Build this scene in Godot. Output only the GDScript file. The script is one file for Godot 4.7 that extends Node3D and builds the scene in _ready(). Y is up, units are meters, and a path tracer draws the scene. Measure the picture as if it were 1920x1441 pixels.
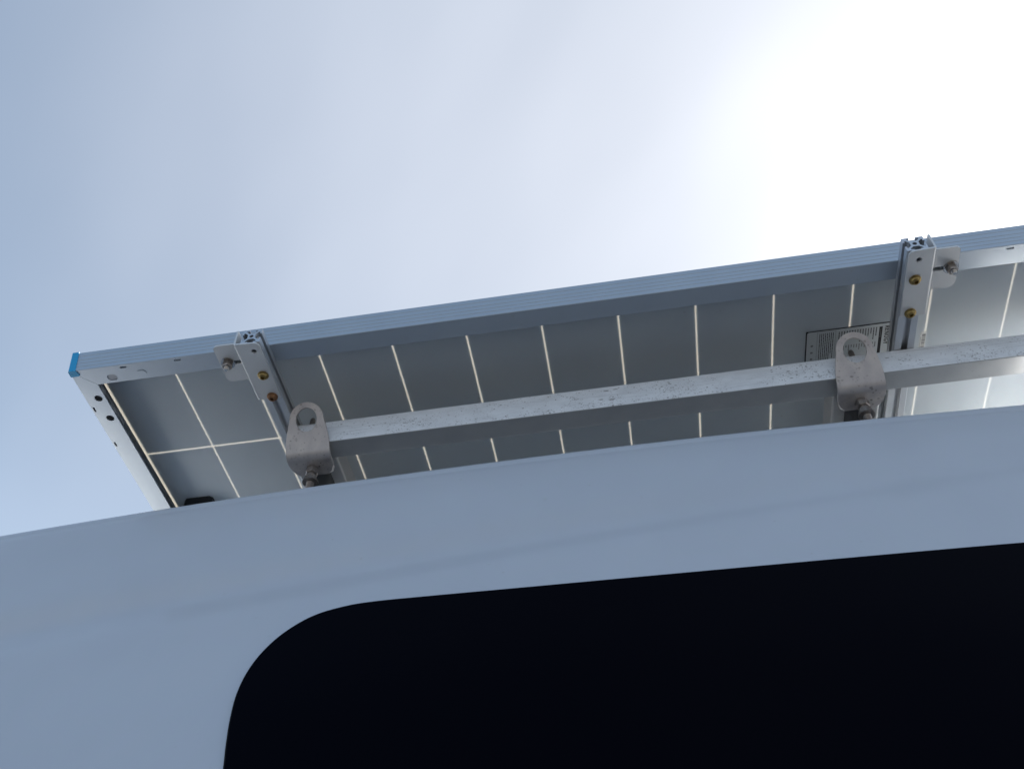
extends Node3D
# All lengths below are millimetres: x along the van, y above the underside of the panel frame,
# z away from the person with the camera (towards the far side of the van).
const GROUND := -2381.0
var origin := {}
var M := {}

func W(x: float, y: float, z: float) -> Vector3:      # millimetres to metres, ground at height 0
	return Vector3(x, y - GROUND, -z) * 0.001

func _ready() -> void:
	camera_and_light()
	materials()
	ground()
	van()
	roof_rack()
	solar_panel()
	support_rails()

# ------------------------------------------------------------------ camera, sky, sun
func camera_and_light() -> void:
	var cam := Camera3D.new()
	cam.name = "camera"
	add_child(cam)
	var b := Basis(Vector3(0.9878, -0.016, -0.1548), Vector3(0.1257, 0.6683, 0.7332), Vector3(0.0917, -0.7437, 0.6622)).orthonormalized()
	cam.transform = Transform3D(b, W(534.5, -780.8, -599.3))
	cam.fov = 42.62
	cam.near = 0.02
	cam.far = 3000.0
	cam.current = true
	var to_sun: Vector3 = Vector3(0.418, 0.719, -0.555).normalized()
	var sun := DirectionalLight3D.new()
	sun.name = "sun"
	add_child(sun)
	sun.basis = Basis.looking_at(-to_sun, Vector3.UP)
	sun.light_color = Color(1.0, 0.985, 0.955)
	sun.light_energy = 1.6
	sun.light_angular_distance = 0.6
	sun.shadow_enabled = true
	var env := Environment.new()
	env.background_mode = Environment.BG_SKY
	var sky := Sky.new()
	var pano := PanoramaSkyMaterial.new()
	pano.panorama = ImageTexture.create_from_image(sky_image(to_sun))
	sky.sky_material = pano
	env.sky = sky
	env.ambient_light_source = Environment.AMBIENT_SOURCE_SKY
	env.tonemap_mode = Environment.TONE_MAPPER_LINEAR
	env.tonemap_exposure = 3.2
	env.sdfgi_enabled = true
	env.ssao_enabled = true
	env.ssil_enabled = true
	var we := WorldEnvironment.new()
	we.name = "sky"
	we.environment = env
	add_child(we)

# Thin high haze: pale blue away from the sun, whitening smoothly towards it, with faint veils of cirrus.
func sky_image(to_sun: Vector3) -> Image:
	var w := 1536
	var h := 768
	var im := Image.create_empty(w, h, false, Image.FORMAT_RGBF)
	var n := FastNoiseLite.new()
	n.seed = 11
	n.noise_type = FastNoiseLite.TYPE_SIMPLEX_SMOOTH
	n.frequency = 2.4
	n.fractal_octaves = 3
	n.fractal_gain = 0.42
	var veil_dir := Vector3(0.62, 0.2, 0.76).normalized()
	for j in h:
		var th: float = (j + 0.5) / h * PI
		var y: float = cos(th)
		var s: float = sin(th)
		for i in w:
			var ph: float = (i + 0.5) / w * TAU
			var d := Vector3(sin(ph) * s, y, -cos(ph) * s)
			if y < 0.0:
				im.set_pixel(i, j, Color(0.10, 0.10, 0.11))
				continue
			var g: float = acos(clampf(d.dot(to_sun), -1.0, 1.0)) * 180.0 / PI
			var p := d - veil_dir * (d.dot(veil_dir) * 0.62)      # streaks drawn out along one wind direction
			var v: float = n.get_noise_3d(p.x, p.y, p.z)
			var v2: float = n.get_noise_3d(p.x * 2.7 + 5.0, p.y * 2.7, p.z * 2.7)
			var veil: float = clampf(0.5 + 0.75 * v + 0.22 * v2, 0.0, 1.0)
			var c := Vector3(0.004, 0.118, 0.292)
			c += Vector3(1.05, 1.26, 1.50) * pow(1.0 - y, 2.1)
			c += Vector3(0.13, 0.13, 0.13) * veil * (0.2 + 0.8 * exp(-g / 45.0))
			c += Vector3(1.50, 1.37, 1.23) * exp(-g / 35.5) * (0.92 + 0.16 * veil)
			c += Vector3(0.7, 0.66, 0.6) * exp(-g * g / 80.0)
			c /= 3.2
			im.set_pixel(i, j, Color(c.x, c.y, c.z))
	return im

# ------------------------------------------------------------------ materials
func lin(r: float, g: float, b: float) -> Color:
	return Color(r, g, b).linear_to_srgb()

func plain(r: float, g: float, b: float, rough: float, metal := 0.0, spec := 0.5) -> StandardMaterial3D:
	var m := StandardMaterial3D.new()
	m.albedo_color = lin(r, g, b)
	m.roughness = rough
	m.metallic = metal
	m.metallic_specular = spec
	m.cull_mode = BaseMaterial3D.CULL_DISABLED
	return m

# A surface photograph in small: an even tone with faint mottling and scattered specks of dirt, pits or oxide.
func speckled(size: int, base: Vector3, mottle: float, freq: float, count: int, r0: float, r1: float, dark: Vector3, strength: float, clump: float, sd: int, stretch := 1.0) -> ImageTexture:
	var im := Image.create_empty(size, size, false, Image.FORMAT_RGB8)
	var n := FastNoiseLite.new()
	n.seed = sd
	n.frequency = freq
	n.fractal_octaves = 4
	var buf := PackedFloat32Array()
	buf.resize(size * size)
	var q: float = TAU / size
	var rad: float = size / TAU
	for j in size:
		for i in size:
			# wrapped both ways so that tiles meet without a seam
			buf[j * size + i] = n.get_noise_3d(cos(i * q) * rad + cos(j * q) * rad * 0.7, sin(i * q) * rad, sin(j * q) * rad)
	for j in size:
		for i in size:
			var f: float = 1.0 + mottle * buf[j * size + i]
			im.set_pixel(i, j, Color(base.x * f, base.y * f, base.z * (1.0 + mottle * 0.8 * buf[j * size + i])).linear_to_srgb())
	var r := RandomNumberGenerator.new()
	r.seed = sd
	var made := 0
	var dk := Color(dark.x, dark.y, dark.z).linear_to_srgb()
	while made < count:
		var cx := r.randi() % size
		var cy := r.randi() % size
		made += 1
		if clump > 0.0 and buf[((cy * 2) % size) * size + (cx * 2) % size] < r.randf_range(-0.4, 0.4) * clump:
			continue
		var rr: float = lerpf(r0, r1, pow(r.randf(), 3.0))
		var a: float = strength * r.randf_range(0.35, 1.0)
		var el: float = r.randf_range(0.5, 1.0)
		var ex: int = int(ceil(rr * stretch)) + 1
		for dy in range(-ex, ex + 1):
			for dx in range(-ex, ex + 1):
				var e: float = sqrt(pow(dx / stretch, 2.0) + pow(dy / el, 2.0)) - rr
				var k: float = clampf(0.5 - e, 0.0, 1.0) * a
				if k > 0.0:
					var x := posmod(cx + dx, size)
					var y := posmod(cy + dy, size)
					im.set_pixel(x, y, im.get_pixel(x, y).lerp(dk, k))
	im.generate_mipmaps()
	return ImageTexture.create_from_image(im)

func textured(t: Texture2D, per_metre: float, rough: float, metal := 0.0, spec := 0.5) -> StandardMaterial3D:
	var m := StandardMaterial3D.new()
	m.albedo_texture = t
	m.uv1_triplanar = true
	m.uv1_scale = Vector3.ONE * per_metre
	m.roughness = rough
	m.metallic = metal
	m.metallic_specular = spec
	m.cull_mode = BaseMaterial3D.CULL_DISABLED
	return m

func materials() -> void:
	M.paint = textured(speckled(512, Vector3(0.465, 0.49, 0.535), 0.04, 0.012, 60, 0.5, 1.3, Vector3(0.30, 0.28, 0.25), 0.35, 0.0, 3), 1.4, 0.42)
	M.paint.clearcoat_enabled = true
	M.paint.clearcoat = 0.35
	M.paint.clearcoat_roughness = 0.12
	M.bounce_white = plain(0.85, 0.85, 0.85, 0.3)  # brighter than the body paint, to throw sunlight up under the panel
	M.glass = plain(0.0010, 0.0010, 0.0030, 0.06, 0.0, 0.12)
	M.rubber = plain(0.004, 0.004, 0.005, 0.6, 0.0, 0.2)
	M.tyre = plain(0.02, 0.02, 0.02, 0.85)
	M.steel_wheel = plain(0.45, 0.45, 0.46, 0.4, 0.8)
	M.asphalt = textured(speckled(512, Vector3(0.055, 0.056, 0.058), 0.3, 0.06, 9000, 0.5, 2.2, Vector3(0.13, 0.13, 0.13), 0.6, 0.0, 7), 0.9, 0.9)
	M.frame = textured(speckled(256, Vector3(0.46, 0.50, 0.54), 0.05, 0.02, 40, 0.4, 0.9, Vector3(0.35, 0.33, 0.30), 0.4, 0.0, 19), 3.0, 0.52, 0.88)
	M.rail = textured(speckled(256, Vector3(0.60, 0.61, 0.63), 0.05, 0.03, 60, 0.4, 1.0, Vector3(0.3, 0.3, 0.3), 0.4, 0.0, 29), 4.0, 0.4, 0.85)
	M.bracket = textured(speckled(256, Vector3(0.68, 0.67, 0.65), 0.05, 0.02, 50, 0.4, 1.0, Vector3(0.35, 0.32, 0.28), 0.4, 0.0, 31), 5.0, 0.48, 0.5)
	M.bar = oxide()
	M.bar_metal_shaded = textured(speckled(256, Vector3(0.44, 0.45, 0.46), 0.10, 0.03, 90, 0.4, 1.2, Vector3(0.2, 0.2, 0.2), 0.4, 0.0, 71), 4.0, 0.45, 0.5)  # bare metal, coloured darker than the oxidised front to deepen the underside's shade
	M.galvanised = textured(speckled(256, Vector3(0.52, 0.51, 0.50), 0.12, 0.03, 120, 0.4, 1.6, Vector3(0.15, 0.14, 0.13), 0.5, 0.0, 61), 4.0, 0.5, 0.4)
	M.foot = textured(speckled(512, Vector3(0.54, 0.495, 0.475), 0.28, 0.02, 2200, 0.5, 4.2, Vector3(0.10, 0.085, 0.075), 0.65, 0.7, 43), 6.0, 0.42, 0.55)
	M.zinc = textured(speckled(128, Vector3(0.34, 0.24, 0.09), 0.4, 0.05, 40, 0.5, 3.0, Vector3(0.20, 0.09, 0.03), 0.7, 0.0, 47), 40.0, 0.32, 0.85)
	M.rusty = textured(speckled(128, Vector3(0.26, 0.13, 0.06), 0.5, 0.06, 90, 0.5, 4.0, Vector3(0.10, 0.04, 0.02), 0.8, 0.0, 53), 40.0, 0.5, 0.6)
	M.stainless = plain(0.60, 0.58, 0.55, 0.22, 1.0)
	M.nut = textured(speckled(128, Vector3(0.30, 0.265, 0.24), 0.5, 0.05, 120, 0.5, 3.0, Vector3(0.10, 0.06, 0.04), 0.7, 0.0, 59), 40.0, 0.35, 0.85)
	M.dark = plain(0.02, 0.02, 0.022, 0.5)
	M.black_plastic = plain(0.008, 0.008, 0.009, 0.45)
	M.pad = plain(0.06, 0.06, 0.06, 0.6)
	M.rivet = plain(0.34, 0.35, 0.37, 0.5, 0.3)
	M.blue = plain(0.004, 0.30, 0.56, 0.4)
	M.cell = plain(0.10, 0.22, 0.40, 0.4)
	M.backsheet = textured(speckled(512, Vector3(0.74, 0.83, 0.92), 0.05, 0.01, 60, 0.4, 1.2, Vector3(0.4, 0.38, 0.35), 0.4, 0.0, 67), 2.2, 0.5, 0.0, 0.45)
	M.backsheet.backlight_enabled = true
	M.backsheet.backlight = Color(1.0, 0.92, 0.83)
	M.cover_glass = StandardMaterial3D.new()
	M.cover_glass.albedo_color = Color(0.95, 0.98, 1.0, 0.06)
	M.cover_glass.transparency = BaseMaterial3D.TRANSPARENCY_ALPHA
	M.cover_glass.roughness = 0.05
	M.ink = plain(0.012, 0.012, 0.014, 0.5)
	M.sticker = plain(0.74, 0.74, 0.72, 0.5)

# The weathered front of the side bar: pale oxide, lightened against the shaded underside, fine pits that gather in drifts and along the lower arris,
# a few longer dents and hairline scratches. 850 mm by 30 mm to a tile.
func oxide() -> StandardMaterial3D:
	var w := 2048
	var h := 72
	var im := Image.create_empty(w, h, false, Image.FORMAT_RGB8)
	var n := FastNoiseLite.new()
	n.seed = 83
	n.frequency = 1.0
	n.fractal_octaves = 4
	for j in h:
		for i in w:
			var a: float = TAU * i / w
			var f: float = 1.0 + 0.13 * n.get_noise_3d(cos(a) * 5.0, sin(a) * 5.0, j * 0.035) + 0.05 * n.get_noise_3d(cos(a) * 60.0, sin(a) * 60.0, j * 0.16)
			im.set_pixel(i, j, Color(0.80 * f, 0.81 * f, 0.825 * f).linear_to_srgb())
	var r := RandomNumberGenerator.new()
	r.seed = 83
	var pit := Color(0.13, 0.115, 0.11).linear_to_srgb()
	for k in 9000:
		var cx := r.randi() % w
		var low: float = pow(r.randf(), 0.6)
		var cy := int(low * (h - 1))
		var a: float = TAU * cx / w
		if n.get_noise_3d(cos(a) * 3.0 + 9.0, sin(a) * 3.0, cy * 0.02) + 0.5 * n.get_noise_3d(cos(a) * 22.0, sin(a) * 22.0, cy * 0.05) < r.randf_range(-0.25, 0.45):
			continue
		spot(im, cx, cy, lerpf(0.25, 1.5, pow(r.randf(), 4.0)), r.randf_range(0.8, 1.8), r.randf_range(0.2, 0.6), pit)
	for d in [[815, 14, 5.0, 2.2], [838, 12, 4.0, 2.6], [800, 44, 4.5, 1.8], [826, 48, 6.0, 2.0], [1262, 26, 4.0, 1.6], [1264, 52, 3.6, 1.8], [300, 40, 3.0, 2.0], [1500, 22, 3.2, 2.4]]:
		spot(im, d[0], d[1], d[2] * 0.4, d[3] * 1.5, 0.55, pit)
	for k in 26:
		var cx := r.randi() % w
		var cy := r.randf_range(6.0, h - 6.0)
		var tilt: float = r.randf_range(-0.06, 0.06)
		for i in r.randi_range(30, 170):
			var y := int(cy + tilt * i)
			if y > 0 and y < h:
				var x := (cx + i) % w
				im.set_pixel(x, y, im.get_pixel(x, y).lerp(pit, 0.22))
	im.generate_mipmaps()
	var m := StandardMaterial3D.new()
	m.albedo_texture = ImageTexture.create_from_image(im)
	m.roughness = 0.6
	m.metallic_specular = 0.4
	m.cull_mode = BaseMaterial3D.CULL_DISABLED
	return m

func spot(im: Image, cx: int, cy: int, rr: float, wide: float, a: float, c: Color) -> void:
	var ex := int(ceil(rr * wide)) + 1
	for dy in range(-ex, ex + 1):
		for dx in range(-ex, ex + 1):
			var k: float = clampf(0.6 - (sqrt(pow(dx / wide, 2.0) + dy * dy) - rr), 0.0, 1.0) * a
			var y := cy + dy
			if k > 0.0 and y >= 0 and y < im.get_height():
				var x := posmod(cx + dx, im.get_width())
				im.set_pixel(x, y, im.get_pixel(x, y).lerp(c, k))

# ------------------------------------------------------------------ tree helpers
func thing(called: String, label: String, category: String, at: Vector3) -> Node3D:
	var o := Node3D.new()
	o.name = called
	add_child(o, true)
	o.position = at
	origin[o] = at
	o.set_meta("label", label)
	o.set_meta("category", category)
	return o

func mesh_at(st: SurfaceTool, at: Vector3, solid := false) -> ArrayMesh:
	# shapes are written in place; each mesh is stored relative to its parent's origin
	st.generate_normals()
	var a := st.commit_to_arrays()
	var v: PackedVector3Array = a[Mesh.ARRAY_VERTEX]
	for i in v.size():
		v[i] -= at
	if solid:
		# a solid's faces must all look outwards (clockwise seen from outside) before it is joined or cut
		var vol := 0.0
		for i in range(0, v.size(), 3):
			vol += v[i].dot(v[i + 1].cross(v[i + 2]))
		if vol > 0.0:
			var nn: PackedVector3Array = a[Mesh.ARRAY_NORMAL]
			for i in range(0, v.size(), 3):
				var s := v[i + 1]
				v[i + 1] = v[i + 2]
				v[i + 2] = s
			for i in nn.size():
				nn[i] = -nn[i]
			a[Mesh.ARRAY_NORMAL] = nn
	a[Mesh.ARRAY_VERTEX] = v
	var m := ArrayMesh.new()
	m.add_surface_from_arrays(Mesh.PRIMITIVE_TRIANGLES, a)
	return m

func part(called: String, st: SurfaceTool, mat: Material, parent: Node3D, label := "") -> MeshInstance3D:
	var at: Vector3 = origin.get(parent, Vector3.ZERO)
	var o := MeshInstance3D.new()
	o.name = called
	o.mesh = mesh_at(st, at)
	o.material_override = mat
	parent.add_child(o, true)
	origin[o] = at
	if label != "":
		o.set_meta("label", label)
	return o

func new_st(flat := false) -> SurfaceTool:
	var st := SurfaceTool.new()
	st.begin(Mesh.PRIMITIVE_TRIANGLES)
	st.set_smooth_group(-1 if flat else 0)
	return st

func cut(called: String, pieces: Array, mat: Material, parent: Node3D, label := "") -> CSGCombiner3D:
	# pieces: [SurfaceTool, operation] in order; joins or cuts them into one solid part
	var at: Vector3 = origin.get(parent, Vector3.ZERO)
	var c := CSGCombiner3D.new()
	c.name = called
	parent.add_child(c, true)
	origin[c] = at
	for p in pieces:
		var q := CSGMesh3D.new()
		q.name = "shape"
		q.mesh = mesh_at(p[0], at, true)
		q.operation = p[1]
		q.material = mat
		c.add_child(q, true)
	if label != "":
		c.set_meta("label", label)
	return c

# ------------------------------------------------------------------ shape helpers
func tri(st: SurfaceTool, a: Vector3, b: Vector3, c: Vector3) -> void:
	st.add_vertex(a)
	st.add_vertex(b)
	st.add_vertex(c)

func quad(st: SurfaceTool, a: Vector3, b: Vector3, c: Vector3, d: Vector3) -> void:
	tri(st, a, b, c)
	tri(st, a, c, d)

# Prism: outline points (u, v) in a plane at o (mm) with axes eu, ev, pushed along ew from w0 to w1.
func prism(st: SurfaceTool, pts: PackedVector2Array, o: Vector3, eu: Vector3, ev: Vector3, ew: Vector3, w0: float, w1: float, bevel := 0.0) -> void:
	var ids := Geometry2D.triangulate_polygon(pts)
	var n := pts.size()
	var flip: bool = Geometry2D.is_polygon_clockwise(pts)
	if eu.cross(ev).dot(ew) < 0.0:
		flip = not flip
	# W() mirrors z, which turns every face round once more
	flip = not flip
	var rings := []
	if bevel > 0.0:
		var inn := Geometry2D.offset_polygon(pts, -bevel)
		if inn.size() == 1 and inn[0].size() == n:
			# the offset may start at another corner: line the two outlines up
			var best := 0
			var bd := 1e9
			for k in n:
				var d: float = inn[0][k].distance_to(pts[0])
				if d < bd:
					bd = d
					best = k
			var q := PackedVector2Array()
			for k in n:
				q.append(inn[0][(k + best) % n])
			rings = [[q, w0], [pts, w0 + bevel], [pts, w1 - bevel], [q, w1]]
			ids = Geometry2D.triangulate_polygon(q)
	if rings.is_empty():
		rings = [[pts, w0], [pts, w1]]
	var V := []
	for r in rings:
		var row := []
		for p in r[0]:
			var P: Vector3 = o + eu * p.x + ev * p.y + ew * float(r[1])
			row.append(W(P.x, P.y, P.z))
		V.append(row)
	for r in rings.size() - 1:
		for k in n:
			var k2 := (k + 1) % n
			if flip:
				quad(st, V[r][k], V[r + 1][k], V[r + 1][k2], V[r][k2])
			else:
				quad(st, V[r][k], V[r][k2], V[r + 1][k2], V[r + 1][k])
	var L: int = rings.size() - 1
	for t in range(0, ids.size(), 3):
		var a := ids[t]
		var b := ids[t + 1]
		var c := ids[t + 2]
		# triangulate_polygon keeps the outline's own direction
		var turn: float = (pts[b] - pts[a]).cross(pts[c] - pts[a])
		var same: bool = (turn < 0.0) == Geometry2D.is_polygon_clockwise(pts)
		if not same:
			var s := b
			b = c
			c = s
		if flip:
			tri(st, V[0][a], V[0][b], V[0][c])
			tri(st, V[L][a], V[L][c], V[L][b])
		else:
			tri(st, V[0][a], V[0][c], V[0][b])
			tri(st, V[L][a], V[L][b], V[L][c])

func box(st: SurfaceTool, x0: float, x1: float, y0: float, y1: float, z0: float, z1: float, bevel := 0.0) -> void:
	if bevel <= 0.0:
		prism(st, PackedVector2Array([Vector2(x0, y0), Vector2(x1, y0), Vector2(x1, y1), Vector2(x0, y1)]), Vector3.ZERO, Vector3.RIGHT, Vector3.UP, Vector3(0, 0, 1), z0, z1)
		return
	prism(st, rounded_rect(x0, x1, y0, y1, bevel, 2), Vector3.ZERO, Vector3.RIGHT, Vector3.UP, Vector3(0, 0, 1), z0, z1)

func rounded_rect(x0: float, x1: float, y0: float, y1: float, r: float, seg := 4) -> PackedVector2Array:
	var out := PackedVector2Array()
	for c in [[x1 - r, y1 - r, 0.0], [x0 + r, y1 - r, 90.0], [x0 + r, y0 + r, 180.0], [x1 - r, y0 + r, 270.0]]:
		for k in seg + 1:
			var a: float = deg_to_rad(c[2] + 90.0 * k / seg)
			out.append(Vector2(c[0] + cos(a) * r, c[1] + sin(a) * r))
	return out

# Lathe: profile of (radius, height) round an axis from o (mm) along direction ax.
func lathe(st: SurfaceTool, profile: Array, o: Vector3, ax: Vector3, seg := 20, turn := 0.0) -> void:
	var u := ax.cross(Vector3.RIGHT)
	if u.length() < 0.1:
		u = ax.cross(Vector3.UP)
	u = u.normalized()
	var v := ax.cross(u).normalized()
	var V := []
	for p in profile:
		var row := []
		for k in seg:
			var a: float = TAU * k / seg + turn
			var P: Vector3 = o + ax * float(p[1]) + (u * cos(a) + v * sin(a)) * float(p[0])
			row.append(W(P.x, P.y, P.z))
		V.append(row)
	for r in V.size() - 1:
		for k in seg:
			var k2 := (k + 1) % seg
			if profile[r][0] < 0.001:
				tri(st, V[r][k], V[r + 1][k], V[r + 1][k2])
			elif profile[r + 1][0] < 0.001:
				tri(st, V[r][k], V[r + 1][k], V[r][k2])
			else:
				quad(st, V[r][k], V[r + 1][k], V[r + 1][k2], V[r][k2])

func rod(o: Vector3, ax: Vector3, r: float, h: float, seg := 20) -> SurfaceTool:
	var st := new_st(true)
	lathe(st, [[0, 0], [r, 0], [r, h], [0, h]], o, ax, seg)
	return st

func slot_tool(x0: float, x1: float, z0: float, z1: float, y0: float, y1: float) -> SurfaceTool:
	var st := new_st(true)
	var r: float = minf(x1 - x0, z1 - z0) * 0.46
	prism(st, rounded_rect(x0, x1, z0, z1, r, 5), Vector3.ZERO, Vector3.RIGHT, Vector3(0, 0, 1), Vector3.UP, y0, y1)
	return st

# ------------------------------------------------------------------ ground
func ground() -> void:
	var st := new_st()
	var n := 12
	for i in n:
		for j in n:
			var a := 400000.0 * (float(i) / n - 0.5)
			var b := 400000.0 * (float(i + 1) / n - 0.5)
			var c := 400000.0 * (float(j) / n - 0.5)
			var d := 400000.0 * (float(j + 1) / n - 0.5)
			quad(st, W(a, GROUND, d), W(b, GROUND, d), W(b, GROUND, c), W(a, GROUND, c))
	var o := part("ground", st, M.asphalt, self)
	o.set_meta("kind", "structure")
	o.set_meta("label", "grey asphalt ground under the white van")
	o.set_meta("category", "ground")

# ------------------------------------------------------------------ van
const SIDE := [[-120.5, 88.5], [-122.5, 83.5], [-125.5, 79.8], [-130.0, 77.3], [-136.0, 75.5], [-146.0, 73.3], [-176.0, 67.5], [-206.0, 62.0], [-246.0, 54.8], [-276.0, 49.0], [-321.0, 39.0], [-416.0, 16.5], [-616.0, -24.5], [-816.0, -51.5], [-1016.0, -66.5], [-1316.0, -71.5], [-1616.0, -61.5], [-1916.0, -31.5], [-2066.0, 3.5]]
const MIDDLE := 880.0        # half way across the van

func bow(x: float) -> float:       # the side swells gently along its length
	return 5.8e-5 * pow(x - 520.0, 2.0)

func side_z(x: float, y: float) -> float:
	var z := 0.0
	for i in SIDE.size() - 1:
		var a: Array = SIDE[i]
		var b: Array = SIDE[i + 1]
		if y <= a[0] and y >= b[0]:
			# Catmull-Rom through the section points
			var p: Array = SIDE[maxi(i - 1, 0)]
			var q: Array = SIDE[mini(i + 2, SIDE.size() - 1)]
			var t: float = (y - a[0]) / (b[0] - a[0])
			var da: float = (b[1] - p[1]) / (b[0] - p[0]) * (b[0] - a[0])
			var db: float = (q[1] - a[1]) / (q[0] - a[0]) * (b[0] - a[0])
			z = a[1] * (2 * t * t * t - 3 * t * t + 1) + da * (t * t * t - 2 * t * t + t) + b[1] * (3 * t * t - 2 * t * t * t) + db * (t * t * t - t * t)
			break
	if y < float(SIDE[SIDE.size() - 1][0]):
		z = SIDE[SIDE.size() - 1][1]
	var yc: float = -274.0 + 0.078 * x
	var amp: float = clampf(remap(x, -100.0, 850.0, 9.0, 3.0), 2.0, 9.5)
	z += amp * exp(-pow((y - yc) / 21.0, 2.0))
	z += 1.0 * exp(-pow((y + 134.0) / 3.2, 2.0))          # faint line of the roof joint
	return z + minf(bow(x), 300.0)

func body_section(x: float) -> Array:
	var near := []
	var ys := []
	var y := -120.5
	while y > -2066.0:
		ys.append(y)
		y -= 1.2 if y > -138.0 else (4.0 if y > -330.0 else (20.0 if y > -700.0 else 80.0))
	ys.append(-2066.0)
	for k in range(ys.size() - 1, -1, -1):
		near.append(Vector2(side_z(x, ys[k]), ys[k]))
	var edge: Vector2 = near[near.size() - 1]
	var roof := []
	for t in [0.015, 0.04, 0.08, 0.14, 0.22, 0.32, 0.45, 0.6, 0.8, 1.0]:
		roof.append(Vector2(lerpf(edge.x, MIDDLE, t), edge.y + 9.0 * (1.0 - pow(1.0 - t, 2.4))))
	near.append_array(roof)
	var full := near.duplicate()
	for k in range(near.size() - 2, -1, -1):
		full.append(Vector2(2.0 * MIDDLE - near[k].x, near[k].y))
	return full

func van() -> void:
	var t := thing("parked_van", "white van with dark rounded side window, carrying a roof rack and a solar panel", "van", W(800, GROUND, MIDDLE))
	var xs := []
	var x := -1250.0
	while x <= 3050.0:
		xs.append(x)
		x += 25.0 if x > -250.0 and x < 1200.0 else 90.0
	var rows := []
	for xx in xs:
		rows.append(body_section(xx))
	# rounded ends: the last sections shrink towards the middle of the body
	for e in [[0, -1.0], [rows.size() - 1, 1.0]]:
		var basis_row: Array = rows[e[0]]
		var ex: float = xs[e[0]]
		for k in [1, 2, 3, 4]:
			var a: float = k * PI / 8.0
			var f: float = 1.0 - 0.10 * (1.0 - cos(a))
			var row := []
			for p in basis_row:
				row.append(Vector2(MIDDLE + (p.x - MIDDLE) * f, -1080.0 + (p.y + 1080.0) * f))
			if e[1] < 0:
				rows.push_front(row)
				xs.push_front(ex - 140.0 * sin(a))
			else:
				rows.append(row)
				xs.append(ex + 140.0 * sin(a))
	var st := new_st()
	for i in rows.size() - 1:
		var A: Array = rows[i]
		var B: Array = rows[i + 1]
		for k in A.size() - 1:
			quad(st, W(xs[i], A[k].y, A[k].x), W(xs[i], A[k + 1].y, A[k + 1].x), W(xs[i + 1], B[k + 1].y, B[k + 1].x), W(xs[i + 1], B[k].y, B[k].x))
		var z := A.size() - 1
		quad(st, W(xs[i], A[z].y, A[z].x), W(xs[i], A[0].y, A[0].x), W(xs[i + 1], B[0].y, B[0].x), W(xs[i + 1], B[z].y, B[z].x))
	st.set_smooth_group(1)
	for e in [0, rows.size() - 1]:
		var R: Array = rows[e]
		for k in R.size():
			var k2 := (k + 1) % R.size()
			tri(st, W(xs[e], R[k].y, R[k].x), W(xs[e], R[k2].y, R[k2].x), W(xs[e], -1080, MIDDLE))
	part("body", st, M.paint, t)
	# the roof skin, added unseen and whiter than the sides to bounce sun under the panel, seated on the body inside its gutter line
	var rt := new_st()
	for i in rows.size() - 1:
		var A: Array = rows[i]
		var B: Array = rows[i + 1]
		var near_edge := 0
		while A[near_edge].x < MIDDLE and A[near_edge].y < -118.9:
			near_edge += 1
		for k in range(near_edge, A.size() - 1 - near_edge):
			quad(rt, W(xs[i], A[k].y + 2.0, A[k].x), W(xs[i], A[k + 1].y + 2.0, A[k + 1].x), W(xs[i + 1], B[k + 1].y + 2.0, B[k + 1].x), W(xs[i + 1], B[k].y + 2.0, B[k].x))
	part("roof_bounce_skin", rt, M.bounce_white, t, "unseen white roof skin added to bounce sunlight under the panel")
	var outline := window_outline()
	var win := pane("side_window", outline, 3.2, M.glass, t)
	win.set_meta("label", "large black side window with rounded corners")
	ring("window_seal", outline, 2.0, 1.0, M.rubber, win)
	# wheels
	for wx in [-350.0, 2250.0]:
		for wz in [90.0, 2.0 * MIDDLE - 90.0]:
			var s := new_st()
			var out: float = -1.0 if wz < MIDDLE else 1.0
			lathe(s, [[190, -95], [270, -100], [318, -85], [325, -60], [325, 60], [318, 85], [270, 100], [190, 95], [190, -95]], Vector3(wx, GROUND + 325.0, wz + out * -20.0), Vector3(0, 0, 1), 40)
			var wheel := part("wheel", s, M.tyre, t)
			var rs := new_st()
			lathe(rs, [[0, 40], [60, 45], [70, 20], [150, 10], [170, 60], [192, 75], [192, -75], [0, -75]], Vector3(wx, GROUND + 325.0, wz + out * -20.0), Vector3(0, 0, out), 32)
			part("rim", rs, M.steel_wheel, wheel)

func window_outline() -> PackedVector2Array:
	var c := Curve2D.new()
	c.bake_interval = 4.0
	var P := [[244.7, -451.3], [240.5, -429.4], [236.8, -404.6], [235.4, -381.1], [238.6, -358.4], [246.7, -338.9], [260.2, -322.1], [279.8, -308.9], [305.4, -302.6], [329.0, -301.4], [372.2, -302.8], [459.3, -305.9], [585.3, -308.9], [707.5, -310.4], [835.1, -311.0], [1100.0, -313.0], [1200.0, -318.0], [1260.0, -338.0], [1290.0, -370.0], [1296.0, -450.0], [1290.0, -680.0], [1270.0, -740.0], [1210.0, -770.0], [1100.0, -780.0], [480.0, -780.0], [380.0, -770.0], [320.0, -735.0], [285.0, -670.0], [258.0, -540.0]]
	var n := P.size()
	for i in n + 1:
		var p := Vector2(P[i % n][0], P[i % n][1])
		var a := Vector2(P[(i + n - 1) % n][0], P[(i + n - 1) % n][1])
		var b := Vector2(P[(i + 1) % n][0], P[(i + 1) % n][1])
		var d := (b - a).normalized()
		c.add_point(p, -d * p.distance_to(a) * 0.34, d * p.distance_to(b) * 0.34)
	var pts := c.get_baked_points()
	pts.resize(pts.size() - 1)
	return pts

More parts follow.
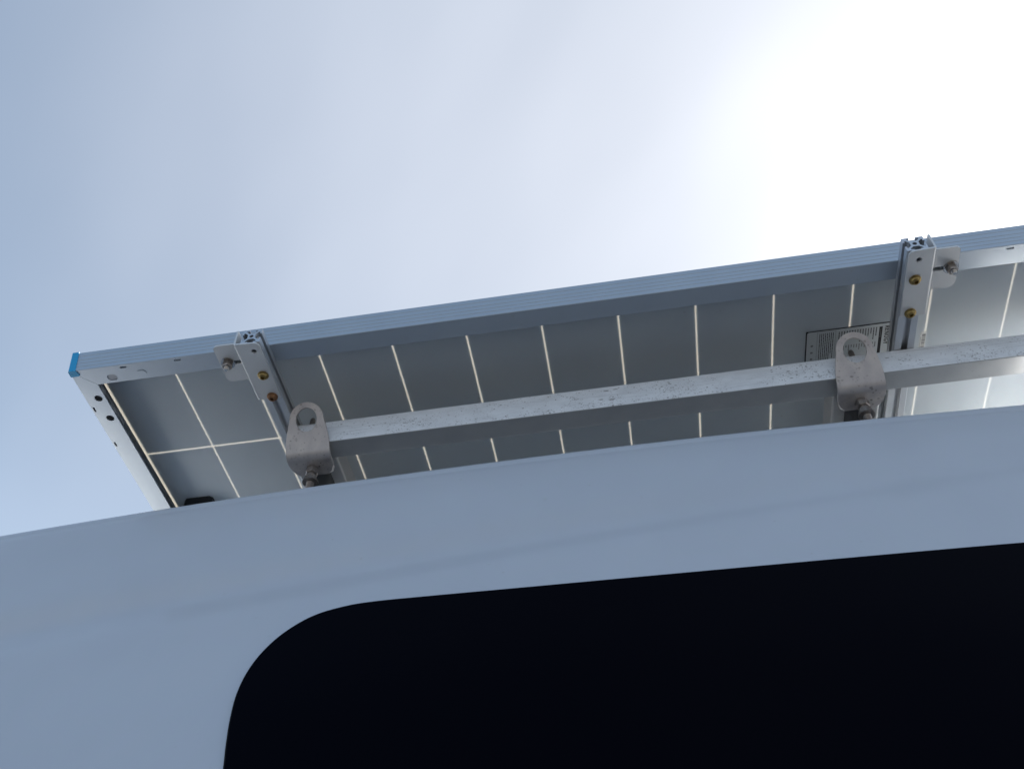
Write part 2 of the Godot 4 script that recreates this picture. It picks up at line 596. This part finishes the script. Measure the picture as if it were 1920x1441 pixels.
# the upper and lower edge of a convex outline at x
func span(o: PackedVector2Array, x: float) -> Vector2:
	var lo := 1e9
	var hi := -1e9
	for i in o.size():
		var a := o[i]
		var b := o[(i + 1) % o.size()]
		if (a.x <= x and b.x >= x) or (b.x <= x and a.x >= x):
			var t: float = 0.5 if absf(b.x - a.x) < 1e-6 else (x - a.x) / (b.x - a.x)
			var y: float = lerpf(a.y, b.y, t)
			lo = minf(lo, y)
			hi = maxf(hi, y)
	return Vector2(lo, hi)

func pane(called: String, o: PackedVector2Array, proud: float, m: Material, parent: Node3D) -> MeshInstance3D:
	var x0 := 1e9
	var x1 := -1e9
	for p in o:
		x0 = minf(x0, p.x)
		x1 = maxf(x1, p.x)
	var st := new_st()
	var cols := []
	var n := 150
	for i in n + 1:
		var t: float = 0.5 - 0.5 * cos(PI * i / n)
		t = 0.5 - 0.5 * cos(PI * t)
		var x: float = lerpf(x0 + 0.01, x1 - 0.01, t)
		var s := span(o, x)
		var col := []
		for k in 31:
			var y: float = lerpf(s.x, s.y, k / 30.0)
			col.append(W(x, y, glass_z(x, y) - proud))
		cols.append(col)
	for i in n:
		for k in 30:
			quad(st, cols[i][k], cols[i][k + 1], cols[i + 1][k + 1], cols[i + 1][k])
	st.set_smooth_group(1)
	for i in o.size():
		var a := o[i]
		var b := o[(i + 1) % o.size()]
		quad(st, W(a.x, a.y, glass_z(a.x, a.y) - proud), W(a.x, a.y, glass_z(a.x, a.y) + 1.0), W(b.x, b.y, glass_z(b.x, b.y) + 1.0), W(b.x, b.y, glass_z(b.x, b.y) - proud))
	return part(called, st, m, parent)

func glass_z(x: float, y: float) -> float:
	return side_z(x, y)

func ring(called: String, o: PackedVector2Array, width: float, proud: float, m: Material, parent: Node3D, inset := 2.0) -> void:
	var outer := Geometry2D.offset_polygon(o, width, Geometry2D.JOIN_ROUND)[0]
	var inner := Geometry2D.offset_polygon(o, -inset, Geometry2D.JOIN_ROUND)[0]
	var st := new_st()
	var n := 400
	var ca := resample(outer, n)
	var cb := resample(inner, n)
	for i in n:
		var j := (i + 1) % n
		var q := [ca[i], cb[i], cb[j], ca[j]]
		var V := []
		for p in q:
			V.append(W(p.x, p.y, side_z(p.x, p.y) - proud))
		quad(st, V[0], V[1], V[2], V[3])
		quad(st, V[3], W(ca[j].x, ca[j].y, side_z(ca[j].x, ca[j].y) + 1.0), W(ca[i].x, ca[i].y, side_z(ca[i].x, ca[i].y) + 1.0), V[0])
	part(called, st, m, parent)

func resample(o: PackedVector2Array, n: int) -> PackedVector2Array:
	# evenly by direction from the middle: the same corner order for both outlines
	var out := PackedVector2Array()
	var c := Vector2(760, -535)
	for i in n:
		var a: float = TAU * i / n
		var d := Vector2(cos(a) * 2.0, sin(a))
		var best := Vector2.ZERO
		for k in o.size():
			var h = Geometry2D.segment_intersects_segment(c, c + d * 4000.0, o[k], o[(k + 1) % o.size()])
			if h != null:
				best = h
				break
		if best == Vector2.ZERO and i > 0:
			best = out[i - 1]
		out.append(best)
	return out

# ------------------------------------------------------------------ roof rack
func roof_rack() -> void:
	var t := thing("roof_rack", "scuffed pale metal roof rack with eyeleted feet bolted along the van roof", "roof rack", W(790, -104, 120))
	var feet := [220.5, 787.5, 1354.5]
	# long side bars between the cross members
	var spans := [[198.0, 1900.0]]
	for zz in [[98.0, 123.0], [1612.0, 1637.0]]:
		for s in spans:
			var st := new_st(true)
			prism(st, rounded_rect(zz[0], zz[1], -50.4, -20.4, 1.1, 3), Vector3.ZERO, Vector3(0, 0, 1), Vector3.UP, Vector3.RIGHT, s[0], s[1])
			var bar := part("side_bar", st, M.bar_metal_shaded, t)
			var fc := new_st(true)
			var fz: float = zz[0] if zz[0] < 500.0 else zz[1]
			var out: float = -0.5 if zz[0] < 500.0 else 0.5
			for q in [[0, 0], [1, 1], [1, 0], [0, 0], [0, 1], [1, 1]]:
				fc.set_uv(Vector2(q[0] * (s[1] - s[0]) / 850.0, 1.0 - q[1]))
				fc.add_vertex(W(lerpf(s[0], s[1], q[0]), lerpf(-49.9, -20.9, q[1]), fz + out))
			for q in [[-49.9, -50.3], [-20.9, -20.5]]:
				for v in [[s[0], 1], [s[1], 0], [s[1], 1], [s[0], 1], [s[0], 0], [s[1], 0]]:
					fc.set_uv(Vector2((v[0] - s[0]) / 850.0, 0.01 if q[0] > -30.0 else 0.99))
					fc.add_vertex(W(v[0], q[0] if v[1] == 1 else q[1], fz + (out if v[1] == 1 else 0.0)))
			part("oxidised_lit_face", fc, M.bar, bar, "whitish oxidised face pitted with dark specks, lightened against the shaded underside of the bar")
	for fx in feet:
		var st := new_st(true)
		prism(st, rounded_rect(fx - 24.2, fx + 24.2, -50.0, -20.4, 2.5, 4), Vector3.ZERO, Vector3.RIGHT, Vector3.UP, Vector3(0, 0, 1), 123.4, 1611.6)
		part("cross_member", st, M.galvanised, t)
		foot(t, fx, false)
		foot(t, fx, true)
		# fixing bolt standing on the cross member
		var b := new_st(true)
		var dx: float = -7.5 if fx < 500.0 else 7.5
		lathe(b, [[0, 0], [5, 0], [5, 4], [3, 4.2], [3, 24], [2.4, 26], [0, 26]], Vector3(fx + dx, -20.4, 115), Vector3.UP, 14)
		part("fixing_bolt", b, M.nut, t)

func foot(t: Node3D, fx: float, far: bool) -> void:
	var th := deg_to_rad(33.0)
	var o := Vector3(fx, -52, 95)
	# section of the bent plate in (z, y)
	var outer := []
	var inner := []
	var thick := 3.2
	for s in [48.0, -8.0]:
		outer.append(Vector2(95.0 - s * sin(th), -52.0 + s * cos(th)))
		inner.append(outer[outer.size() - 1] + Vector2(cos(th), sin(th)) * thick)
	var st0: Vector2 = outer[1]
	var cen := st0 + Vector2(cos(th), sin(th)) * 13.0
	for k in range(1, 9):
		var a: float = PI + th + (PI * 0.5 - th) * k / 8.0
		outer.append(cen + Vector2(cos(a), sin(a)) * 13.0)
		inner.append(cen + Vector2(cos(a), sin(a)) * (13.0 - thick))
	outer.append(Vector2(131.0, cen.y - 13.0))
	inner.append(Vector2(131.0, cen.y - 13.0 + thick))
	var sec := PackedVector2Array()
	for p in outer:
		sec.append(p)
	for k in range(inner.size() - 1, -1, -1):
		sec.append(inner[k])
	var a0 := new_st(true)
	prism(a0, sec, Vector3.ZERO, Vector3(0, 0, 1), Vector3.UP, Vector3.RIGHT, fx - 23.6, fx + 23.6)
	# face outline: an eye at the top, widening to the full plate, with rounded lower corners
	var eu := Vector3.RIGHT
	var ev := Vector3(0, cos(th), -sin(th))
	var ew := Vector3(0, -sin(th), -cos(th))
	var face := PackedVector2Array()
	for k in 17:
		var a: float = PI * k / 16.0
		face.append(Vector2(cos(a) * 18.4, 25.8 + sin(a) * 18.8))
	for p in [[-20.2, 18.0], [-22.2, 9.0], [-23.2, 0.0], [-23.5, -10.0], [-23.4, -20.0], [-22.2, -24.0], [-19.5, -27.4], [-14.5, -30.2], [-9.0, -32.0], [9.0, -32.0], [14.5, -30.2], [19.5, -27.4], [22.2, -24.0], [23.4, -20.0], [23.5, -10.0], [23.2, 0.0], [22.2, 9.0], [20.2, 18.0]]:
		face.append(Vector2(p[0], p[1]))
	var a1 := new_st(true)
	prism(a1, face, o, eu, ev, ew, -80.0, 40.0)
	var eye := PackedVector2Array()
	for k in 32:
		eye.append(Vector2(cos(TAU * k / 32.0) * 11.5, 25.6 + sin(TAU * k / 32.0) * 13.0))
	var hole := new_st(true)
	prism(hole, eye, o, eu, ev, ew, -40.0, 20.0)
	var holder := Node3D.new()
	var c := cut("mounting_foot", [[a0, CSGShape3D.OPERATION_UNION], [a1, CSGShape3D.OPERATION_INTERSECTION], [hole, CSGShape3D.OPERATION_SUBTRACTION]], M.foot, t)
	holder.free()
	var under: float = cen.y - 13.0
	var zc := 120.5
	var n1 := new_st(true)
	lathe(n1, [[0, 0], [6.0, 0], [6.9, 0.8], [6.9, 7.4], [6.0, 8.2], [0, 8.2]], Vector3(fx, under, zc), Vector3.DOWN, 6, 0.35)
	part("nut", n1, M.nut, c)
	var n2 := new_st(true)
	lathe(n2, [[0, 0], [6.0, 0], [6.9, 0.8], [6.9, 5.8], [6.0, 6.6], [0, 6.6]], Vector3(fx, under - 12.0, zc), Vector3.DOWN, 6, 0.1)
	part("nut", n2, M.nut, c)
	var wsh := new_st(true)
	lathe(wsh, [[0, 0], [8.2, 0], [8.2, 1.6], [0, 1.6]], Vector3(fx, under - 18.4, zc), Vector3.DOWN, 20)
	part("washer", wsh, M.nut, c)
	var bo := new_st(true)
	var prof := [[0, -10.0]]
	var hh := -10.0
	while hh < 58.0:                      # threads
		prof.append([3.4, hh])
		prof.append([3.9, hh + 0.6])
		hh += 1.2
	prof.append([0, hh])
	lathe(bo, prof, Vector3(fx, under, zc), Vector3.DOWN, 14)
	part("stud", bo, M.nut, c)
	var pd := new_st(true)
	prism(pd, rounded_rect(fx - 11.0, fx + 11.0, 140.0, 166.0, 5.0, 4), Vector3.ZERO, Vector3.RIGHT, Vector3(0, 0, 1), Vector3.UP, -112.0, -50.4)
	part("roof_pad", pd, M.pad, c)
	if far:
		# the same foot at the far end of the cross member, turned about the middle of the van
		var lift := 0.0
		c.transform = Transform3D(Basis(Vector3.UP, PI), Vector3.ZERO)
		var at: Vector3 = origin[t]
		var want := W(fx, 0, MIDDLE * 2.0 - 17.0)
		var p := W(fx, 0, 0) - at
		var q := Basis(Vector3.UP, PI) * p
		c.position = Vector3(want.x - at.x - q.x, lift, (want.z - at.z) - q.z)

# ------------------------------------------------------------------ solar panel
const LEFT := -15.5
const RIGHT_END := 1052.9
const DEEP := 965.0  # depth out of view, lengthened to block light from behind the panel
const PITCH := 79.8

func frame_section() -> PackedVector2Array:
	# (distance in from the outer face, height): grooved outer wall, bottom flange, glass lip
	var s := PackedVector2Array()
	s.append(Vector2(22.0, 0.0))
	s.append(Vector2(22.0, 1.8))
	s.append(Vector2(2.2, 1.8))
	s.append(Vector2(2.2, 23.0))
	s.append(Vector2(13.2, 23.0))
	s.append(Vector2(13.2, 23.55))
	s.append(Vector2(2.2, 23.55))
	s.append(Vector2(2.2, 29.0))
	s.append(Vector2(8.0, 29.0))
	s.append(Vector2(8.0, 30.0))
	s.append(Vector2(0.5, 30.0))
	s.append(Vector2(0.0, 29.5))
	for y in [23.5, 17.0, 11.5, 6.0]:
		s.append(Vector2(0.0, y + 0.45))
		s.append(Vector2(0.4, y))
		s.append(Vector2(0.0, y - 0.45))
	s.append(Vector2(0.0, 0.4))
	s.append(Vector2(0.4, 0.0))
	return s

func frame_bar(called: String, p: Panel3, holes: Array, t: Node3D) -> void:
	# p: start corner, direction along, direction inwards, length; ends mitred
	var a := new_st(true)
	prism(a, frame_section(), p.o, p.inward, Vector3.UP, p.along, 0.0, p.length)
	var pieces := [[a, CSGShape3D.OPERATION_UNION]]
	for e in [0, 1]:
		var m := new_st(true)
		var tri_pts := PackedVector2Array()
		var g := 0.12
		if e == 0:
			tri_pts = PackedVector2Array([Vector2(-5.0, -5.0 + 5.0), Vector2(g, 0.0 - 0.0), Vector2(40.0 + g, 40.0), Vector2(-5.0, 40.0)])
			tri_pts[0] = Vector2(-5.0, -5.0 - g)
			tri_pts[1] = Vector2(-5.0 + g, -5.0 - g)
		else:
			tri_pts = PackedVector2Array([Vector2(p.length + 5.0, -5.0 - g), Vector2(p.length + 5.0, 40.0), Vector2(p.length - 40.0 - g, 40.0), Vector2(p.length + 5.0 - g, -5.0 - g)])
		prism(m, tri_pts, p.o, p.along, p.inward, Vector3.UP, -5.0, 40.0)
		pieces.append([m, CSGShape3D.OPERATION_SUBTRACTION])
	for h in holes:
		pieces.append([h, CSGShape3D.OPERATION_SUBTRACTION])
	cut(called, pieces, M.frame, t)

class Panel3:
	var o: Vector3
	var along: Vector3
	var inward: Vector3
	var length: float
	func _init(a: Vector3, b: Vector3, c: Vector3, l: float) -> void:
		o = a
		along = b
		inward = c
		length = l

func solar_panel() -> void:
	var t := thing("solar_panel", "framed solar panel overhanging the van roof, seen from below, with blue corner caps", "solar panel", W(518, 0, DEEP * 0.5))
	var z := Vector3(0, 0, 1)
	var x := Vector3.RIGHT
	var front_holes := []
	for sx in [42.6, 101.7, 936.0, 995.0]:
		front_holes.append(slot_tool(sx - 3.6, sx + 3.6, 2.5, 4.7, -3.0, 4.0))
	front_holes.append(slot_tool(25.9 - 5.3, 25.9 + 5.3, 15.0 - 3.9, 15.0 + 3.9, -3.0, 4.0))
	front_holes.append(slot_tool(1011.5 - 5.3, 1011.5 + 5.3, 15.0 - 3.9, 15.0 + 3.9, -3.0, 4.0))
	frame_bar("frame_bar", Panel3.new(Vector3(LEFT, 0, 0), x, z, RIGHT_END - LEFT), front_holes, t)
	var left_holes := []
	for hz in [40.9, 70.5, DEEP - 70.5, DEEP - 40.9]:
		left_holes.append(rod(Vector3(-1.3, -3, hz), Vector3.UP, 4.3, 7.0, 24))
	for hz in [55.7, 109.5, 855.5]:
		left_holes.append(slot_tool(-13.6, -11.4, hz - 3.6, hz + 3.6, -3.0, 4.0))
	frame_bar("frame_bar", Panel3.new(Vector3(LEFT, 0, DEEP), -z, x, DEEP), left_holes, t)
	frame_bar("frame_bar", Panel3.new(Vector3(RIGHT_END, 0, DEEP), -x, -z, RIGHT_END - LEFT), [], t)
	frame_bar("frame_bar", Panel3.new(Vector3(RIGHT_END, 0, 0), z, -x, DEEP), [], t)
	# stamped corner-key rivets: one dull oval set in its hole, one flush oval beside it
	for e in [[25.9, 1.0], [1011.5, 1.0]]:
		var rv := new_st(true)
		prism(rv, rounded_rect(e[0] - 5.1, e[0] + 5.1, 11.3, 18.7, 3.68, 6), Vector3.ZERO, x, z, Vector3.UP, 0.5, 1.9)
		part("corner_rivet", rv, M.rivet, t)
	for e in [58.7, 978.7]:
		var rv := new_st(true)
		prism(rv, rounded_rect(e - 5.0, e + 5.0, 10.7, 17.9, 3.58, 6), Vector3.ZERO, x, z, Vector3.UP, -0.45, 1.0)
		part("corner_rivet", rv, M.frame, t)
	# grey inner key seen through the round holes
	for hz in [55.7, 909.0]:
		var kx := new_st(true)
		box(kx, -12.0, 5.0, 6.0, 9.0, hz - 32.0, hz + 32.0)
		part("corner_key", kx, M.rivet, t)
	# blue corner caps
	for cx in [0, 1]:
		for cz in [0, 1]:
			corner_cap(t, cx, cz)
	# backsheet, cells, cover glass
	var bs := new_st(true)
	box(bs, LEFT + 2.6, RIGHT_END - 2.6, 23.6, 24.0, 2.6, DEEP - 2.6)
	var sheet := part("backsheet", bs, M.backsheet, t)
	var bands := [[12.5, 152.3], [154.5, 309.0], [311.2, 481.4], [483.6, 653.8], [656.0, 810.5], [812.7, 952.5]]
	var shapes := {}
	for r in bands:
		for i in 13:
			var key: float = snappedf(r[1] - r[0], 0.1)
			var cx: float = (i + 0.5) * PITCH
			if not shapes.has(key):
				var cs := new_st(true)
				var hw: float = PITCH * 0.5 - 0.9
				var hd: float = (r[1] - r[0]) * 0.5
				box(cs, -hw, hw, GROUND - 0.12, GROUND + 0.12, -hd, hd)
				shapes[key] = mesh_at(cs, Vector3.ZERO)
			var c := MeshInstance3D.new()
			c.name = "solar_cell"
			c.mesh = shapes[key]
			c.material_override = M.cell
			t.add_child(c, true)
			c.position = W(cx, 24.5, (r[0] + r[1]) * 0.5) - origin[t]
	var gl := new_st(true)
	box(gl, LEFT + 2.6, RIGHT_END - 2.6, 25.6, 28.6, 2.6, DEEP - 2.6)
	part("cover_glass", gl, M.cover_glass, t)
	# junction box
	var jb := new_st(true)
	prism(jb, PackedVector2Array([Vector2(13, 237), Vector2(16, 234), Vector2(45, 234), Vector2(48.5, 237.5), Vector2(48.5, 328), Vector2(45, 331), Vector2(16, 331), Vector2(13, 328)]), Vector3.ZERO, x, z, Vector3.UP, 11.5, 23.5)
	var j := part("junction_box", jb, M.black_plastic, t)
	var lid := new_st(true)
	box(lid, 17.0, 44.5, 10.2, 11.5, 240.0, 325.0)
	part("lid", lid, M.black_plastic, j)
	nameplate(t)
	barcode(t)

func corner_cap(t: Node3D, cx: int, cz: int) -> void:
	# a thin wrap round the corner: two upright walls, a strip of underside and of top
	var st := new_st(true)
	var sx: float = 1.0 if cx == 0 else -1.0
	var sz: float = 1.0 if cz == 0 else -1.0
	var o := Vector3(LEFT if cx == 0 else RIGHT_END, 0, 0.0 if cz == 0 else DEEP)
	var eu := Vector3(sx, 0, 0)
	var ev := Vector3(0, 0, sz)
	var e := 0.7
	prism(st, PackedVector2Array([Vector2(-e, -e + 1.2), Vector2(-e + 1.2, -e), Vector2(7.5, -e), Vector2(7.5, -0.02), Vector2(-0.02, -0.02), Vector2(-0.02, 7.5), Vector2(-e, 7.5)]), o, eu, ev, Vector3.UP, -e, 30.6)
	var under := PackedVector2Array([Vector2(-0.02, -0.02), Vector2(7.5, -0.02), Vector2(10.0, 6.3), Vector2(7.5, 7.5), Vector2(-0.02, 7.5)])
	prism(st, under, o, eu, ev, Vector3.UP, -e, -0.02)
	prism(st, under, o, eu, ev, Vector3.UP, 30.02, 30.6)
	# the moulded cap splays outwards a little towards its top
	var md := st.commit_to_arrays()
	var vv: PackedVector3Array = md[Mesh.ARRAY_VERTEX]
	var sp := new_st(true)
	for v in vv:
		var up: float = clampf((v.y - W(0, 0, 0).y) / 0.030, 0.0, 1.0)
		sp.add_vertex(v + Vector3(-sx * 0.0055 * up, 0, 0))
	st = sp
	part("corner_cap", st, M.blue, t, "bright blue plastic corner cap")

func face_down(x0: float, x1: float, z0: float, z1: float, y: float) -> SurfaceTool:
	# a printed sheet seen from below; u runs with x, v with z
	var st := new_st(true)
	var q := [[x0, z0, 0, 0], [x1, z0, 1, 0], [x1, z1, 1, 1], [x0, z1, 0, 1]]
	for k in [0, 2, 1, 0, 3, 2]:
		st.set_uv(Vector2(q[k][2], q[k][3]))
		st.add_vertex(W(q[k][0], y, q[k][1]))
	return st

func printed(im: Image) -> StandardMaterial3D:
	var m := StandardMaterial3D.new()
	im.generate_mipmaps()
	m.albedo_texture = ImageTexture.create_from_image(im)
	m.roughness = 0.5
	m.metallic_specular = 0.3
	m.cull_mode = BaseMaterial3D.CULL_DISABLED
	return m

func nameplate(t: Node3D) -> void:
	var x0 := 752.6
	var x1 := 846.0
	var z0 := 96.2
	var z1 := 150.0
	var k := 8.0                           # pixels per millimetre
	var w := int((x1 - x0) * k)
	var h := int((z1 - z0) * k)
	var im := Image.create_empty(w, h, false, Image.FORMAT_RGB8)
	var silver := lin(0.48, 0.52, 0.54)
	var ink := lin(0.012, 0.012, 0.016)
	im.fill(ink)
	im.fill_rect(Rect2i(11, 11, w - 22, h - 22), silver)
	# rounded inner corners
	for i in 14:
		for j in 14:
			if Vector2(14 - i, 14 - j).length() > 14.0:
				for c in [[11 + i, 11 + j], [w - 12 - i, 11 + j], [11 + i, h - 12 - j], [w - 12 - i, h - 12 - j]]:
					im.set_pixel(c[0], c[1], ink)
	var r := RandomNumberGenerator.new()
	r.seed = 5
	var px := func(mm: float) -> int: return int((mm - x0) * k)
	var pz := func(mm: float) -> int: return int((mm - z0) * k)
	# three marks in the margin
	for zz in [116.8, 126.2, 135.4]:
		for j in range(-11, 12):
			for i in range(-11, 12):
				var e := Vector2(i, j).length()
				if (e < 11.0 and e > 7.0) or (e < 4.5):
					im.set_pixel(px.call(759.5) + i, pz.call(zz) + j, lin(0.09, 0.09, 0.10))
	# boxed block of fine print, its lines running away from the edge
	for e in [[764.6, 98.9, 764.9, 147.0], [783.8, 98.9, 784.1, 147.0], [764.6, 98.9, 784.0, 99.2]]:
		im.fill_rect(Rect2i(px.call(e[0]), pz.call(e[1]), maxi(2, int((e[2] - e[0]) * k)), maxi(2, int((e[3] - e[1]) * k))), lin(0.10, 0.10, 0.11))
	var lx := 767.0
	while lx < 782.5:
		var zz := 101.2
		var stop: float = r.randf_range(128.0, 146.0)
		while zz < stop:
			var ln: float = r.randf_range(1.5, 7.0)
			im.fill_rect(Rect2i(px.call(lx), pz.call(zz), int(0.85 * k), int(ln * k)), lin(0.03, 0.03, 0.035))
			zz += ln + r.randf_range(0.25, 0.6)
		lx += 2.0
	# ratings table: one short line and one value in each row
	lx = 787.0
	while lx < 827.0:
		var zz := 101.6
		var stop: float = r.randf_range(107.0, 119.0)
		while zz < stop:
			var ln: float = r.randf_range(1.0, 3.2)
			im.fill_rect(Rect2i(px.call(lx), pz.call(zz), int(1.15 * k), int(ln * k)), lin(0.07, 0.07, 0.075))
			zz += ln + 0.35
		zz = 121.5
		stop = r.randf_range(124.5, 129.0)
		while zz < stop:
			im.fill_rect(Rect2i(px.call(lx), pz.call(zz), int(1.15 * k), int(0.9 * k)), lin(0.09, 0.09, 0.095))
			zz += 1.2
		lx += 2.75
	# black heading bar with a pale word in it
	im.fill_rect(Rect2i(px.call(829.2), pz.call(101.6), int(3.3 * k), int(45.0 * k)), ink)
	var zc := 104.0
	while zc < 116.0:
		im.fill_rect(Rect2i(px.call(830.3), pz.call(zc), int(1.1 * k), int(0.7 * k)), lin(0.16, 0.16, 0.17))
		zc += 1.15
	var st := face_down(x0, x1, z0, z1, 23.45)
	var o := part("rating_label", st, printed(im), t, "silver rating label with black border, fine print and lettering")
	var tm := TextMesh.new()
	tm.text = "RENOGY"
	var f := SystemFont.new()
	f.font_names = PackedStringArray(["Droid Sans"])
	f.font_weight = 700
	tm.font = f
	tm.font_size = 64
	tm.pixel_size = 0.0000795
	tm.depth = 0.0001
	var l := MeshInstance3D.new()
	l.name = "lettering"
	l.mesh = tm
	l.material_override = M.ink
	o.add_child(l, true)
	# reads away from the panel edge, letter tops towards the right-hand rail, facing down
	l.transform = Transform3D(Basis(Vector3(0, 0, -1), Vector3(1, 0, 0), Vector3(0, -1, 0)), W(837.2, 23.36, 113.6) - origin[o])

func barcode(t: Node3D) -> void:
	var im := Image.create_empty(60, 460, false, Image.FORMAT_RGB8)
	im.fill(lin(0.72, 0.72, 0.70))
	var r := RandomNumberGenerator.new()
	r.seed = 9
	var y := 32
	while y < 430:
		var b := r.randi_range(3, 10)
		im.fill_rect(Rect2i(20, y, 34, b), lin(0.05, 0.045, 0.05))
		y += b + r.randi_range(3, 9)
	y = 70
	while y < 400:
		im.fill_rect(Rect2i(6, y, 8, 7), lin(0.12, 0.12, 0.12))
		y += 12
	part("barcode_sticker", face_down(872.8, 879.2, 116.0, 165.0, 23.45), printed(im), t)

# ------------------------------------------------------------------ rails and clamps
func tslot() -> PackedVector2Array:
	var q := [[-9.6, 10.0], [-3.1, 10.0], [-3.1, 8.3], [-5.6, 8.3], [-5.6, 7.1], [-2.6, 4.1], [2.6, 4.1], [5.6, 7.1], [5.6, 8.3], [3.1, 8.3], [3.1, 10.0], [9.6, 10.0]]
	var out := PackedVector2Array()
	for k in 4:
		for p in q:
			out.append(Vector2(p[0], p[1]).rotated(-PI / 2.0 * k))
	return out

func support_rails() -> void:
	rail(192.0, -21.5, -1.0, [20.5, 50.5], -11.5, 154.0, "slotted aluminium rail under the panel, clamped beside the blue corner cap", M.zinc, M.rusty, 38.5)
	rail(840.2, -25.0, 1.0, [8.5, 49.0], -14.6, 880.5, "slotted aluminium rail crossing the rating label under the panel", M.zinc, M.zinc, 38.0)

func rail(x: float, z0: float, side: float, bolts: Array, hole_z: float, nut_x: float, label: String, m1: Material, m2: Material, wing_end: float) -> void:
	var t := thing("support_rail", label, "rail", W(x, -20, 480))
	t.set_meta("group", "slotted rails carrying the solar panel")
	var a := new_st(true)
	prism(a, tslot(), Vector3(x, -10.2, 0), Vector3.RIGHT, Vector3.UP, Vector3(0, 0, 1), z0, 985.0)
	cut("extrusion", [[a, CSGShape3D.OPERATION_UNION], [rod(Vector3(x, -10.2, z0 - 5.0), Vector3(0, 0, 1), 2.1, 1100.0, 16), CSGShape3D.OPERATION_SUBTRACTION]], M.rail, t)
	# clamp: plate under the rail, upright wall beside it, wing lying on the frame flange
	var y1 := -20.5
	var y0 := -22.3
	var inner: float = x - side * 9.0
	var wall: float = x + side * 14.6
	var zf: float = z0 - 0.2
	var plate := PackedVector2Array()
	var c := 5.0
	var ins: float = inner
	for k in 7:
		var ang: float = PI / 2.0 * k / 6.0
		plate.append(Vector2(ins + side * (c - c * cos(ang)), zf + (c - c * sin(ang))))
	plate.append(Vector2(wall, zf - 1.0))
	plate.append(Vector2(wall, 53.0))
	plate.append(Vector2(ins, 53.0))
	var p0 := new_st(true)
	prism(p0, plate, Vector3.ZERO, Vector3.RIGHT, Vector3(0, 0, 1), Vector3.UP, y0, y1)
	var w0 := new_st(true)
	# the bend and the wall
	var wl := PackedVector2Array([Vector2(wall, y0), Vector2(wall + side * 1.0, y0 + 0.3), Vector2(wall + side * 1.8, y0 + 1.6), Vector2(wall + side * 1.8, -0.4), Vector2(wall, -0.4)])
	prism(w0, wl, Vector3.ZERO, Vector3.RIGHT, Vector3.UP, Vector3(0, 0, 1), zf - 1.0, 53.0)
	var far: float = x + side * 47.0
	var wing := PackedVector2Array()
	wing.append(Vector2(wall + side * 1.0, -10.0))
	for k in 6:
		var ang: float = PI / 2.0 * k / 5.0
		wing.append(Vector2(far - side * (5.0 - 5.0 * sin(ang)), -10.0 + 5.0 - 5.0 * cos(ang)))
	for k in 6:
		var ang: float = PI / 2.0 * k / 5.0
		wing.append(Vector2(far - side * (6.0 - 6.0 * cos(ang)), wing_end - 6.0 + 6.0 * sin(ang)))
	wing.append(Vector2(wall + side * 1.0, wing_end))
	var g0 := new_st(true)
	prism(g0, wing, Vector3.ZERO, Vector3.RIGHT, Vector3(0, 0, 1), Vector3.UP, -4.0, -2.2)
	var sa: float = minf(nut_x, x + side * 19.0)
	var sb: float = maxf(nut_x, x + side * 19.0)
	var pieces := [[p0, CSGShape3D.OPERATION_UNION], [w0, CSGShape3D.OPERATION_UNION], [g0, CSGShape3D.OPERATION_UNION]]
	pieces.append([rod(Vector3(x + 1.5, -30.0, hole_z), Vector3.UP, 2.6, 9.9, 18), CSGShape3D.OPERATION_SUBTRACTION])
	pieces.append([slot_tool(sa - 2.3, sb + 2.3, 11.2, 15.8, -7.0, -0.5), CSGShape3D.OPERATION_SUBTRACTION])
	var br := cut("clamp_bracket", pieces, M.bracket, t)
	# bolts through the plate into the slot
	for i in 2:
		var s := new_st()
		s.set_smooth_group(-1)
		lathe(s, [[0, 0], [5.7, 0], [5.7, 0.9], [5.2, 1.2], [4.7, 1.4], [4.5, 2.4], [3.9, 3.5], [2.9, 4.1], [2.0, 4.2], [2.0, 1.6], [0, 1.6]], Vector3(x + 0.3, y0, bolts[i]), Vector3.DOWN, 18)
		part("bolt", s, m1 if i == 0 else m2, br, "yellow zinc button-head bolt" if (i == 0 or m2 == m1) else "rust-brown button-head bolt")
	# stud, flange nut and washer on the wing
	var n := new_st(true)
	lathe(n, [[0, 0], [7.3, 0], [7.3, 1.1], [0, 1.1]], Vector3(nut_x, -4.0, 13.0), Vector3.DOWN, 22)
	part("washer", n, M.stainless, br)
	var h := new_st(true)
	lathe(h, [[0, 0], [4.9, 0], [5.5, 0.6], [5.5, 4.6], [4.9, 5.2], [4.3, 6.2], [0, 6.2]], Vector3(nut_x, -5.1, 13.0), Vector3.DOWN, 6, 0.4)
	part("nut", h, M.nut, br)
	var b := new_st(true)
	var prof := [[0, -8.0]]
	var hh := -8.0
	while hh < 13.0:
		prof.append([2.15, hh])
		prof.append([2.6, hh + 0.4])
		hh += 0.8
	prof.append([1.9, hh + 0.4])
	prof.append([0, hh + 0.4])
	lathe(b, prof, Vector3(nut_x, -1.5, 13.0), Vector3.DOWN, 14)
	part("stud", b, M.stainless, br)
